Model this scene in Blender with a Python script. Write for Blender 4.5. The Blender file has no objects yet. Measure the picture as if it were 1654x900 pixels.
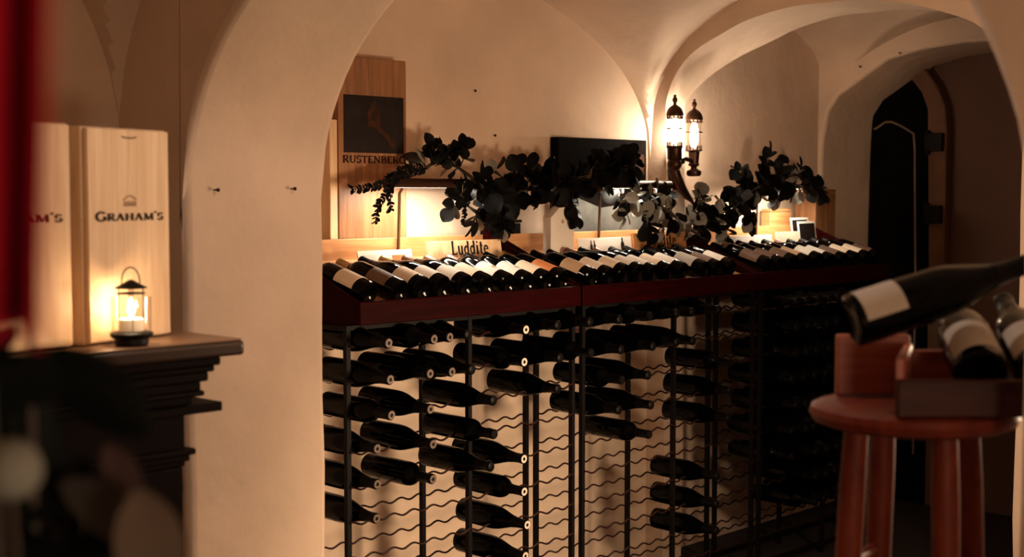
import bpy, bmesh, math, random
from mathutils import Vector, Matrix, noise

C = bpy.context.scene.collection
PI = math.pi
RND = random.Random(7)

# ------------------------------------------------------------------ camera geometry
# World: X runs along the long cellar wall, Y runs towards that wall, Z up.
F_PX = 2300.0
YAW = math.atan(2300 / 2173)
PITCH = math.atan(140 / 2300)
CAM_H = 1.38
S, K = math.sin(YAW), math.cos(YAW)
SP, CP = math.sin(PITCH), math.cos(PITCH)


def ray(px, py):
    a = (px - 827) / F_PX
    b = (450 - py) / F_PX
    d = CP + b * SP
    return Vector((a * K + d * S, -a * S + d * K, -SP + b * CP))


def on_wall(px, py, y):          # point of the photo on a wall plane Y = y
    r = ray(px, py)
    k = y / r.y
    return Vector((r.x * k, y, CAM_H + r.z * k))


def on_side(px, py, x):          # point of the photo on a wall plane X = x
    r = ray(px, py)
    k = x / r.x
    return Vector((x, r.y * k, CAM_H + r.z * k))


def from_cam(right, fwd, z):     # metres to the right of / in front of the camera
    return Vector((right * K + fwd * S, -right * S + fwd * K, z))


# ------------------------------------------------------------------ materials
def new_mat(name):
    m = bpy.data.materials.new(name)
    m.use_nodes = True
    nt = m.node_tree
    b = nt.nodes['Principled BSDF']
    return m, nt, b


def simple(name, col, rough=0.5, metal=0.0, var=0.12, scale=12.0, bump=0.0, bscale=60.0, spec=0.5, coat=0.0):
    m, nt, b = new_mat(name)
    b.inputs['Roughness'].default_value = rough
    b.inputs['Metallic'].default_value = metal
    b.inputs['Specular IOR Level'].default_value = spec
    if coat:
        b.inputs['Coat Weight'].default_value = coat
        b.inputs['Coat Roughness'].default_value = 0.15
    tc = nt.nodes.new('ShaderNodeTexCoord')
    n = nt.nodes.new('ShaderNodeTexNoise')
    n.inputs['Scale'].default_value = scale
    n.inputs['Detail'].default_value = 4
    nt.links.new(tc.outputs['Object'], n.inputs['Vector'])
    r = nt.nodes.new('ShaderNodeValToRGB')
    lo = [max(0, c * (1 - var)) for c in col]
    hi = [min(1, c * (1 + var)) for c in col]
    r.color_ramp.elements[0].color = (*lo, 1)
    r.color_ramp.elements[1].color = (*hi, 1)
    r.color_ramp.elements[0].position = 0.3
    r.color_ramp.elements[1].position = 0.7
    nt.links.new(n.outputs['Fac'], r.inputs['Fac'])
    nt.links.new(r.outputs['Color'], b.inputs['Base Color'])
    if bump:
        n2 = nt.nodes.new('ShaderNodeTexNoise')
        n2.inputs['Scale'].default_value = bscale
        n2.inputs['Detail'].default_value = 5
        nt.links.new(tc.outputs['Object'], n2.inputs['Vector'])
        bp = nt.nodes.new('ShaderNodeBump')
        bp.inputs['Strength'].default_value = bump
        bp.inputs['Distance'].default_value = 0.01
        nt.links.new(n2.outputs['Fac'], bp.inputs['Height'])
        nt.links.new(bp.outputs['Normal'], b.inputs['Normal'])
    return m


def wood(name, dark, light, rough=0.5, scale=6.0, stretch=(1, 12, 12), spec=0.4, coat=0.0):
    m, nt, b = new_mat(name)
    b.inputs['Roughness'].default_value = rough
    b.inputs['Specular IOR Level'].default_value = spec
    if coat:
        b.inputs['Coat Weight'].default_value = coat
        b.inputs['Coat Roughness'].default_value = 0.2
    tc = nt.nodes.new('ShaderNodeTexCoord')
    mp = nt.nodes.new('ShaderNodeMapping')
    mp.inputs['Scale'].default_value = stretch
    n = nt.nodes.new('ShaderNodeTexNoise')
    n.inputs['Scale'].default_value = scale
    n.inputs['Detail'].default_value = 6
    n.inputs['Distortion'].default_value = 0.6
    r = nt.nodes.new('ShaderNodeValToRGB')
    r.color_ramp.elements[0].color = (*dark, 1)
    r.color_ramp.elements[1].color = (*light, 1)
    r.color_ramp.elements[0].position = 0.32
    r.color_ramp.elements[1].position = 0.68
    nt.links.new(tc.outputs['Object'], mp.inputs['Vector'])
    nt.links.new(mp.outputs['Vector'], n.inputs['Vector'])
    nt.links.new(n.outputs['Fac'], r.inputs['Fac'])
    nt.links.new(r.outputs['Color'], b.inputs['Base Color'])
    bp = nt.nodes.new('ShaderNodeBump')
    bp.inputs['Strength'].default_value = 0.12
    bp.inputs['Distance'].default_value = 0.004
    nt.links.new(n.outputs['Fac'], bp.inputs['Height'])
    nt.links.new(bp.outputs['Normal'], b.inputs['Normal'])
    return m


def plaster(name, col):
    m, nt, b = new_mat(name)
    b.inputs['Roughness'].default_value = 0.9
    b.inputs['Specular IOR Level'].default_value = 0.15
    tc = nt.nodes.new('ShaderNodeTexCoord')
    big = nt.nodes.new('ShaderNodeTexNoise')
    big.inputs['Scale'].default_value = 3.0
    big.inputs['Detail'].default_value = 6
    r = nt.nodes.new('ShaderNodeValToRGB')
    r.color_ramp.elements[0].color = (*[c * 0.86 for c in col], 1)
    r.color_ramp.elements[1].color = (*[min(1, c * 1.08) for c in col], 1)
    r.color_ramp.elements[0].position = 0.3
    r.color_ramp.elements[1].position = 0.72
    nt.links.new(tc.outputs['Object'], big.inputs['Vector'])
    nt.links.new(big.outputs['Fac'], r.inputs['Fac'])
    nt.links.new(r.outputs['Color'], b.inputs['Base Color'])
    soft = nt.nodes.new('ShaderNodeTexNoise')
    soft.inputs['Scale'].default_value = 9.0
    soft.inputs['Detail'].default_value = 8
    nt.links.new(tc.outputs['Object'], soft.inputs['Vector'])
    bp = nt.nodes.new('ShaderNodeBump')
    bp.inputs['Strength'].default_value = 0.35
    bp.inputs['Distance'].default_value = 0.02
    nt.links.new(soft.outputs['Fac'], bp.inputs['Height'])
    nt.links.new(bp.outputs['Normal'], b.inputs['Normal'])
    return m


def glow(name, col, strength):
    m, nt, b = new_mat(name)
    b.inputs['Base Color'].default_value = (*col, 1)
    b.inputs['Emission Color'].default_value = (*col, 1)
    b.inputs['Emission Strength'].default_value = strength
    return m


def clear_glass(name, col=(1, 1, 1), alpha=0.22):
    # thin lamp glass: mostly see-through with a glossy film
    m, nt, b = new_mat(name)
    out = nt.nodes['Material Output']
    tr = nt.nodes.new('ShaderNodeBsdfTransparent')
    tr.inputs['Color'].default_value = (*col, 1)
    gl = nt.nodes.new('ShaderNodeBsdfGlossy')
    gl.inputs['Roughness'].default_value = 0.05
    fr = nt.nodes.new('ShaderNodeLayerWeight')
    fr.inputs['Blend'].default_value = alpha
    mx = nt.nodes.new('ShaderNodeMixShader')
    nt.links.new(fr.outputs['Facing'], mx.inputs['Fac'])
    nt.links.new(tr.outputs['BSDF'], mx.inputs[1])
    nt.links.new(gl.outputs['BSDF'], mx.inputs[2])
    nt.links.new(mx.outputs['Shader'], out.inputs['Surface'])
    return m


M = {}
M['plaster'] = plaster('plaster', (0.66, 0.50, 0.375))
M['alcove'] = plaster('shaded_alcove_plaster', (0.15, 0.085, 0.06))  # plaster darkened, the shade of the alcove is put into its colour
M['floor'] = simple('stone_floor', (0.015, 0.009, 0.007), 0.8, bump=0.4, bscale=12)
M['pine'] = wood('pine', (0.36, 0.155, 0.055), (0.50, 0.25, 0.10), 0.5, 5, (1, 14, 14))
M['pale_pine'] = wood('pale_pine', (0.62, 0.40, 0.22), (0.76, 0.54, 0.33), 0.5, 4, (16, 16, 1))
M['mahogany'] = wood('mahogany', (0.009, 0.0002, 0.0003), (0.018, 0.0005, 0.0006), 0.55, 5, (1, 12, 12), 0.03)
M['dark_wood'] = wood('dark_wood', (0.0016, 0.0008, 0.0006), (0.005, 0.0018, 0.0012), 0.55, 6, (1, 12, 12), 0.06)
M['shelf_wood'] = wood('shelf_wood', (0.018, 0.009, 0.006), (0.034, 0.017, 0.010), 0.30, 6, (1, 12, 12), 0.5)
M['lit_shelf_wood'] = wood('lit_shelf_wood', (0.16, 0.085, 0.05), (0.26, 0.15, 0.09), 0.35, 6, (1, 12, 12), 0.5)  # paler shelf wood, the light on the top is put into its colour
M['case_wood'] = wood('case_wood', (0.20, 0.085, 0.032), (0.33, 0.15, 0.062), 0.5, 4, (12, 12, 1))
M['stool_wood'] = wood('stool_wood', (0.085, 0.012, 0.0055), (0.145, 0.024, 0.010), 0.5, 5, (2, 10, 2), 0.15)
M['crate_wood'] = wood('crate_wood', (0.20, 0.042, 0.022), (0.33, 0.080, 0.042), 0.5, 5, (1, 10, 10))
M['crate_dark'] = wood('dark_crate_wood', (0.022, 0.004, 0.002), (0.045, 0.009, 0.004), 0.5, 5, (1, 10, 10), 0.15)
M['door'] = simple('black_door', (0.002, 0.0015, 0.0015), 0.8, spec=0.06)
M['bead'] = simple('door_bead', (0.22, 0.15, 0.10), 0.5)
M['stone'] = simple('jamb_stone', (0.16, 0.08, 0.045), 0.85, bump=0.3, bscale=20)
M['iron'] = simple('iron', (0.005, 0.004, 0.0035), 0.5, 0.3, spec=0.2)
M['rack_metal'] = simple('rack_metal', (0.003, 0.002, 0.0018), 0.6, 0.0, spec=0.12)
M['wire'] = simple('rack_wire', (0.02, 0.006, 0.004), 0.5, 0.3, spec=0.3)
M['brass'] = simple('old_brass', (0.10, 0.055, 0.028), 0.35, 0.9)
M['bronze'] = simple('bronze', (0.050, 0.022, 0.013), 0.38, 0.85)
M['glass_dark'] = simple('dark_bottle_glass', (0.0008, 0.0007, 0.0007), 0.08, spec=0.09)
M['glass_rack'] = simple('cellar_bottle_glass', (0.0008, 0.0008, 0.0009), 0.09, spec=0.09)
M['foil'] = simple('black_foil', (0.003, 0.0025, 0.0025), 0.45, 0.0, spec=0.10)
M['foil_red'] = simple('brown_foil', (0.16, 0.06, 0.035), 0.4, 0.3)
M['foil_gold'] = simple('gold_foil', (0.45, 0.30, 0.14), 0.35, 0.6)
M['ring'] = simple('capsule_ring', (0.62, 0.50, 0.40), 0.45)
M['ring_dull'] = simple('dull_capsule_ring', (0.10, 0.06, 0.04), 0.5)
M['paper_white'] = simple('white_paper', (0.80, 0.74, 0.66), 0.75, var=0.05)
M['paper_cream'] = simple('cream_paper', (0.74, 0.60, 0.44), 0.75, var=0.06)
M['paper_tan'] = simple('tan_paper', (0.48, 0.30, 0.16), 0.75, var=0.1)
M['paper_orange'] = simple('orange_paper', (0.62, 0.20, 0.06), 0.7, var=0.12)
M['paper_dim'] = simple('aged_paper', (0.40, 0.34, 0.28), 0.8, var=0.06)
M['paper_grey'] = simple('grey_paper', (0.38, 0.33, 0.28), 0.7)
M['paper_brown'] = simple('brown_paper', (0.13, 0.065, 0.035), 0.7)
M['ink'] = simple('ink', (0.016, 0.009, 0.007), 0.7, spec=0.2)
M['brand_ink'] = simple('branded_ink', (0.035, 0.014, 0.009), 0.8, spec=0.1)
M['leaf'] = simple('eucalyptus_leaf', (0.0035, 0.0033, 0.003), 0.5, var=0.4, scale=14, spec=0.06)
M['leaf_lit'] = simple('lit_eucalyptus_leaf', (0.20, 0.19, 0.16), 0.5, var=0.25, scale=14, spec=0.4)  # leaves caught by the lamps, their brightness put into the colour
M['stem'] = simple('stem', (0.035, 0.022, 0.014), 0.7)
M['lamp_glow'] = glow('lamp_tube', (1.0, 0.80, 0.58), 14)
M['sconce_glow'] = glow('sconce_bulb', (1.0, 0.80, 0.55), 30)
M['flame'] = glow('candle_flame', (1.0, 0.62, 0.28), 40)
M['candle'] = simple('candle_wax', (0.85, 0.78, 0.66), 0.5, var=0.03)
M['lamp_glass'] = clear_glass('lamp_glass', (1, 0.97, 0.93))
M['red_cloth'] = simple('red_cloth', (0.26, 0.003, 0.014), 0.9, var=0.25, scale=9, spec=0.1)
M['dark_leaf'] = simple('dark_leaf', (0.0035, 0.0045, 0.0035), 0.7, var=0.4, scale=20, spec=.1)
M['ball'] = simple('pale_ball', (0.12, 0.12, 0.10), 0.85, var=0.2, scale=25)
M['house_ink'] = simple('house_ink', (0.045, 0.018, 0.010), 0.8, var=0.4, scale=30, spec=0.1)
M['night_print'] = simple('night_print', (0.010, 0.005, 0.004), 0.65, var=0.5, scale=18, spec=0.2)
M['canvas'] = simple('painted_canvas', (0.004, 0.0025, 0.002), 0.85, var=0.6, scale=8, spec=0.03)
M['canvas_sky'] = simple('painted_canvas_grey', (0.075, 0.07, 0.06), 0.55, var=0.45, scale=10, spec=0.25)
M['firelight'] = simple('firebrick', (0.016, 0.004, 0.002), 0.9, var=0.3, scale=15)
M['dry_leaf'] = simple('dry_leaf', (0.055, 0.035, 0.022), 0.85, var=0.2)
M['pot'] = simple('grey_leaf', (0.02, 0.017, 0.014), 0.8, var=0.2)


# ------------------------------------------------------------------ object helpers
def tag(o, label=None, cat=None, group=None, kind=None):
    if label:
        o['label'] = label
    if cat:
        o['category'] = cat
    if group:
        o['group'] = group
    if kind:
        o['kind'] = kind
    return o


def thing(name, label, cat, loc=(0, 0, 0), rotz=0.0, group=None, mat=None):
    o = bpy.data.objects.new(name, None)
    o.empty_display_size = 0.05
    C.objects.link(o)
    if mat is not None:
        o.matrix_world = mat
        o.location = mat.to_translation()
        o.rotation_euler = mat.to_euler()
    else:
        o.location = loc
        o.rotation_euler = (0, 0, rotz)
    return tag(o, label, cat, group)


def finish(bm, smooth=40):
    bmesh.ops.remove_doubles(bm, verts=bm.verts, dist=1e-6)
    bmesh.ops.recalc_face_normals(bm, faces=bm.faces)
    me = bpy.data.meshes.new('mesh')
    bm.to_mesh(me)
    bm.free()
    if smooth:
        for p in me.polygons:
            p.use_smooth = True
        me.set_sharp_from_angle(angle=math.radians(smooth))
    return me


def obj(name, bm, mat, parent=None, smooth=40, bevel=0.0, seg=2):
    me = bm if isinstance(bm, bpy.types.Mesh) else finish(bm, smooth)
    if mat is not None and not me.materials:
        me.materials.append(mat)
    o = bpy.data.objects.new(name, me)
    C.objects.link(o)
    if parent is not None:
        o.parent = parent
    if bevel:
        b = o.modifiers.new('bevel', 'BEVEL')
        b.width = bevel
        b.segments = seg
        b.limit_method = 'ANGLE'
        b.angle_limit = math.radians(35)
    return o


def struct(name, bm, mat, bevel=0.0, smooth=40, seg=3):
    return tag(obj(name, bm, mat, None, smooth, bevel, seg), kind='structure')


def box(bm, x0, x1, y0, y1, z0, z1, mtx=None):
    vs = [bm.verts.new(Vector(p)) for p in ((x0, y0, z0), (x1, y0, z0), (x1, y1, z0), (x0, y1, z0),
                                            (x0, y0, z1), (x1, y0, z1), (x1, y1, z1), (x0, y1, z1))]
    if mtx:
        for v in vs:
            v.co = mtx @ v.co
    for f in ((0, 3, 2, 1), (4, 5, 6, 7), (0, 1, 5, 4), (1, 2, 6, 5), (2, 3, 7, 6), (3, 0, 4, 7)):
        bm.faces.new([vs[i] for i in f])
    return vs


def boxm(*a, mtx=None):
    bm = bmesh.new()
    box(bm, *a, mtx=mtx)
    return bm


def lathe(bm, prof, n=24, mtx=None, cap=True):
    """prof: (r, z) from bottom to top about local Z."""
    rings = []
    for r, z in prof:
        if r < 1e-6:
            v = bm.verts.new((0, 0, z))
            rings.append([v])
        else:
            rings.append([bm.verts.new((r * math.cos(2 * PI * i / n), r * math.sin(2 * PI * i / n), z)) for i in range(n)])
    if mtx:
        for rg in rings:
            for v in rg:
                v.co = mtx @ v.co
    for a, b in zip(rings, rings[1:]):
        if len(a) == 1 and len(b) == 1:
            continue
        if len(a) == 1:
            for i in range(n):
                bm.faces.new((a[0], b[(i + 1) % n], b[i]))
        elif len(b) == 1:
            for i in range(n):
                bm.faces.new((a[i], a[(i + 1) % n], b[0]))
        else:
            for i in range(n):
                bm.faces.new((a[i], a[(i + 1) % n], b[(i + 1) % n], b[i]))
    if cap:
        if len(rings[0]) > 1:
            bm.faces.new(list(reversed(rings[0])))
        if len(rings[-1]) > 1:
            bm.faces.new(rings[-1])
    return bm


def tube(bm, pts, r, n=8):
    pts = [Vector(p) for p in pts]
    rr = r if isinstance(r, (list, tuple)) else [r] * len(pts)
    rings = []
    up = Vector((0, 0, 1))
    prev = None
    for i, p in enumerate(pts):
        d = (pts[min(i + 1, len(pts) - 1)] - pts[max(i - 1, 0)])
        if d.length < 1e-9:
            d = up.copy()
        d.normalize()
        if prev is None:
            a = d.cross(up)
            if a.length < 1e-3:
                a = d.cross(Vector((1, 0, 0)))
        else:
            a = prev - d * prev.dot(d)
            if a.length < 1e-6:
                a = d.cross(up)
        a.normalize()
        prev = a
        b = d.cross(a)
        rings.append([bm.verts.new(p + (a * math.cos(2 * PI * k / n) + b * math.sin(2 * PI * k / n)) * rr[i]) for k in range(n)])
    for a, b in zip(rings, rings[1:]):
        for k in range(n):
            bm.faces.new((a[k], a[(k + 1) % n], b[(k + 1) % n], b[k]))
    bm.faces.new(list(reversed(rings[0])))
    bm.faces.new(rings[-1])
    return bm


def prism(bm, poly, y0, y1, mtx=None, axis='Y'):
    """poly of (a, z) extruded along Y (a is X) or along X (a is Y)."""
    def mk(a, z, d):
        v = Vector((a, d, z)) if axis == 'Y' else Vector((d, a, z))
        return bm.verts.new(mtx @ v if mtx else v)
    A = [mk(a, z, y0) for a, z in poly]
    B = [mk(a, z, y1) for a, z in poly]
    n = len(poly)
    bm.faces.new(A)
    bm.faces.new(list(reversed(B)))
    for i in range(n):
        bm.faces.new((A[i], B[i], B[(i + 1) % n], A[(i + 1) % n]))
    return bm


def ell(x, c, a, z0, h):
    q = 1 - ((x - c) / a) ** 2
    return z0 + h * math.sqrt(q) if q > 0 else z0 - 2.0


def rough(x, y, s, amp):
    return noise.noise(Vector((x * s, y * s, 3.7))) * amp


# ------------------------------------------------------------------ the cellar
WALL_Y = 3.75          # long back wall behind the racks
ARCH1 = (1.9, 2.316)   # transverse arch beside the mantelpiece
ARCH2 = (4.81, 5.19)   # transverse arch by the wall lamp
END_X = 6.17
TOP = 2.75
FZ = -0.20              # floor level

struct('floor', boxm(-1.3, 8.6, -1.3, 4.4, FZ - .15, FZ), M['floor'])
struct('wall_back', boxm(2.0, 8.6, WALL_Y, WALL_Y + 0.3, FZ, TOP), M['plaster'])
struct('wall_left', boxm(-1.3, 1.92, 3.13, 3.45, FZ, TOP), M['plaster'])
struct('wall_rear', boxm(-1.3, 8.6, -1.3, -1.1, FZ, TOP), M['plaster'])
struct('wall_side', boxm(-1.3, -1.1, -1.1, 3.2, FZ, TOP), M['plaster'])


def arch_wall(name, x0, x1, ya, yb, c, a, z0, h, seed, narrow=None):
    """transverse arch with its two pillars: opening centred at y=c, half width a;
    narrow: the far springing tapers to this width like a corbel"""
    bm = bmesh.new()
    prof = []
    for i in range(9):
        z = FZ + (z0 - FZ) * i / 9
        prof.append((c + a + rough(z, seed, 3, 0.012), z))
    n = 44
    for i in range(n + 1):
        t = PI * i / n
        y = c + a * math.cos(t)
        z = z0 + h * math.sin(t)
        prof.append((y + rough(t * 1.2, seed, 3, 0.008), z + rough(t * 1.2, seed + 5, 3, 0.010)))
    for i in range(8, -1, -1):
        z = FZ + (z0 - FZ) * i / 9
        prof.append((c - a + rough(z, seed + 9, 3, 0.01), z))

    def xr(y, z):                        # right-hand face, tapering towards the far springing
        if not narrow or y < c:
            return x1
        k = min(1, max(0, (z - (z0 - .02)) / (h * .92)))
        k = k * k * (3 - 2 * k)
        return x0 + narrow + (x1 - x0 - narrow) * k

    rows = []                            # inner profile, and the outer outline opposite each point of it
    for i, (y, z) in enumerate(prof):
        oy, oz = (yb, z) if i < 9 else (ya, z) if i > 9 + n else (y, TOP)
        xa = xr(y, z)
        xo = xa if oz < TOP else (x1 if narrow else x1)
        rows.append([bm.verts.new(p) for p in ((x0, y, z), (xa, y, z), (xo, oy, oz), (x0, oy, oz))])
    corners = {}
    for a, b, oy in ((8, 9, yb), (9 + n, 10 + n, ya)):
        jam, ar = (a, b) if oy == yb else (b, a)
        cr = bm.verts.new((x1, oy, TOP))
        cl = bm.verts.new((x0, oy, TOP))
        R0, R1 = rows[jam], rows[ar]
        bm.faces.new((R0[0], R0[3], cl, R1[3], R1[0]))
        bm.faces.new((R0[1], R1[1], R1[2], cr, R0[2]))
        bm.faces.new((R0[0], R1[0], R1[1], R0[1]))
        bm.faces.new((R0[3], R0[2], cr, cl))
        bm.faces.new((cl, cr, R1[2], R1[3]))
    for i in range(len(rows) - 1):
        if i in (8, 9 + n):
            continue
        A, B = rows[i], rows[i + 1]
        for k in range(4):
            m = (k + 1) % 4
            bm.faces.new((A[k], A[m], B[m], B[k]))
    bm.faces.new(rows[0])
    bm.faces.new(rows[-1])
    struct(name, bm, M['plaster'], bevel=0.022, smooth=35)


arch_wall('wall_center', ARCH1[0], ARCH1[1], -1.12, WALL_Y + 0.02, 1.84, 1.005, 1.376, 0.67, 1)
arch_wall('wall_right', ARCH2[0], ARCH2[1], -1.12, WALL_Y + 0.02, 2.885, 0.77, 1.74, 0.365, 2, .13)


def vault(name, x0, x1, y0, y1, fz, nx, ny):
    bm = bmesh.new()
    g = []
    for i in range(nx + 1):
        row = []
        for j in range(ny + 1):
            x = x0 + (x1 - x0) * i / nx
            y = y0 + (y1 - y0) * j / ny
            z = min(fz(x, y), TOP - 0.02) + rough(x, y, 2.3, 0.012)
            row.append(bm.verts.new((x, y, z)))
        g.append(row)
    for i in range(nx):
        for j in range(ny):
            bm.faces.new((g[i][j], g[i][j + 1], g[i + 1][j + 1], g[i + 1][j]))
    o = struct(name, bm, M['plaster'], smooth=30)
    sol = o.modifiers.new('shell', 'SOLIDIFY')
    sol.thickness = 0.06
    sol.offset = 1
    return o


def smax(p, q):
    return .5 * (p + q + math.sqrt((p - q) ** 2 + .0012))


def center_vault(x, y):
    # the cross vault is skewed: it springs from the nearer arch on one side and the farther one on the other
    u = min(1, max(0, (x - 2.316) / 2.494))
    mix = lambda p, q: p + (q - p) * u
    return max(1.5, smax(max(1.5, ell(x, 3.56, 1.25, 1.55, .65)), max(1.5, ell(y, mix(1.84, 2.87), mix(1.06, .86), mix(1.42, 1.66), mix(.78, .56)))))


vault('ceiling_left', -1.2, 1.92, -1.2, 3.15,
      lambda x, y: max(ell(x, .65, 1.25, 1.5, .88), ell(y, 2.0, 1.13, 1.5, .78), 1.5, 2.05 if y < 1.35 else 0), 150, 180)
vault('ceiling_center', 2.3, 4.83, -1.2, WALL_Y + .02,
      center_vault, 260, 300)
vault('ceiling_right', 4.90, END_X + .02, -1.2, WALL_Y + .02,
      lambda x, y: max(ell(x, 5.55, .65, 1.93, .28), ell(y, 2.885, .84, 1.74, .44), 1.5, 2.16 if x < 5.2 and y < 3.2 else 0), 160, 220)
# roof slab above the vaults
struct('ceiling', boxm(-1.3, 8.6, -1.3, 4.4, TOP, TOP + .1), M['plaster'])

# end wall with its deep arch
bm = bmesh.new()
arc = [on_side(px, py, END_X) for px, py in
       ((1327, 262), (1329, 224), (1337, 181), (1353, 155), (1375, 139), (1433, 96), (1487, 80), (1556, 69))]
left = [(p.y, p.z) for p in arc]
poly = [(WALL_Y + .02, FZ), (3.735, FZ), (3.735, 0.6), (3.735, 1.2)] + left + \
       [(2.8, 2.055), (2.6, 2.02), (2.4, 1.94), (2.2, 1.80), (2.1, 1.62), (2.08, 1.2), (2.08, FZ), (-1.1, FZ), (-1.1, TOP), (WALL_Y + .02, TOP)]
prism(bm, poly, END_X, END_X + 0.49, axis='X')
struct('wall_end', bm, M['plaster'], bevel=0.02, smooth=40)
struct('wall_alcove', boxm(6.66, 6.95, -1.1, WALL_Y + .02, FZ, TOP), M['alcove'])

# arched door at the back of the alcove
d_out = [(3.372, FZ), (3.372, .976), (3.392, 1.79), (3.425, 1.87), (3.468, 1.925), (3.508, 1.962), (3.547, 1.976),
         (3.60, 1.955), (3.647, 1.918), (3.685, 1.86), (3.705, 1.79), (3.712, .96), (3.712, FZ)]
bm = bmesh.new()
prism(bm, d_out, 6.615, 6.655, axis='X')
door = struct('door_1', bm, M['door'], bevel=0.004)
bm = bmesh.new()
bead = [(6.612, 3.443, .05), (6.612, 3.447, .97), (6.612, 3.462, 1.60), (6.612, 3.470, 1.672), (6.612, 3.50, 1.69),
        (6.612, 3.545, 1.715), (6.612, 3.59, 1.735), (6.612, 3.63, 1.735), (6.612, 3.66, 1.715), (6.612, 3.69, 1.70)]
tube(bm, bead, 0.0055, 8)
tag(obj('door_bead', bm, M['bead'], door), 'pale beading of the door panel')
# stone surround of the door
bm = bmesh.new()
outer = [(3.282, FZ), (3.282, 1.70), (3.292, 1.80), (3.335, 1.90), (3.40, 1.985), (3.48, 2.03), (3.56, 2.045)]
inner = [(3.55, 1.982), (3.508, 1.968), (3.466, 1.931), (3.42, 1.875), (3.386, 1.79), (3.366, .976), (3.366, FZ)]
prism(bm, outer + inner, 6.59, 6.66, axis='X')
struct('trim_1', bm, M['stone'], bevel=0.008)
for z, lb in ((1.625, 'upper black iron hinge block on the stone jamb of the arched door'),
              (1.268, 'lower black iron hinge block on the stone jamb of the arched door')):
    t = thing('hinge_block', lb, 'hinge', (6.575, 3.33, z), 0, 'iron hinge blocks of the arched door')
    obj('strap', boxm(-.012, .012, -.038, .045, -.045, .045), M['iron'], t, bevel=.004)
    bm = bmesh.new()
    lathe(bm, [(.012, -.06), (.016, -.055), (.016, .055), (.012, .06)], 14)
    o = obj('pin', bm, M['iron'], t)
    o.location = (0, .045, 0)

# small old nails in the plaster
nails = [('left', on_wall(348, 307, 2.841), 'small iron nail on the pale pillar, nearest the wine boxes'),
         ('l2', on_wall(472, 305, 2.841), 'small iron nail on the pale pillar towards the tall brown wine case'),
         ('l3', on_wall(508, 186, 2.841), 'bent iron nail high on the right edge of the pale pillar'),
         ('m', on_wall(765, 147, WALL_Y + .003), 'dark nail in the bare wall right of the tall wine case'),
         ('m2', on_wall(797, 219, WALL_Y + .003), 'small rusty nail in the bare wall above the garland'),
         ('r', on_side(1391, 108, END_X - .004), 'dark nail above the left shoulder of the deep door arch'),
         ('r2', on_side(1455, 86, END_X - .004), 'dark nail at the crown of the deep door arch')]
for i, (k, p, lb) in enumerate(nails):
    t = thing('nail', lb, 'nail', p, 0, 'old nails in the plaster')
    bm = bmesh.new()
    m = Matrix.Rotation(PI / 2, 4, 'X') if i < 5 else Matrix.Rotation(-PI / 2, 4, 'Y')
    lathe(bm, [(.002, -.03), (.002, .010)], 8, m)
    obj('shank', bm, M['iron'], t)
    bm = bmesh.new()
    lathe(bm, [(.002, .008), (.0048, .010), (.0048, .012), (.002, .014)], 10, m)
    obj('head', bm, M['iron'], t)

# ------------------------------------------------------------------ lettering (stroke glyphs with serifs)
T, N_ = 0.17, 0.075     # thick and thin strokes, in cap heights


def arcpts(cx, cy, rx, ry, a0, a1, n=12):
    return [(cx + rx * math.cos(math.radians(a0 + (a1 - a0) * i / n)), cy + ry * math.sin(math.radians(a0 + (a1 - a0) * i / n))) for i in range(n + 1)]


def sf(x, y, w=0.26):
    return ([(x - w / 2, y), (x + w / 2, y)], N_)


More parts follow.
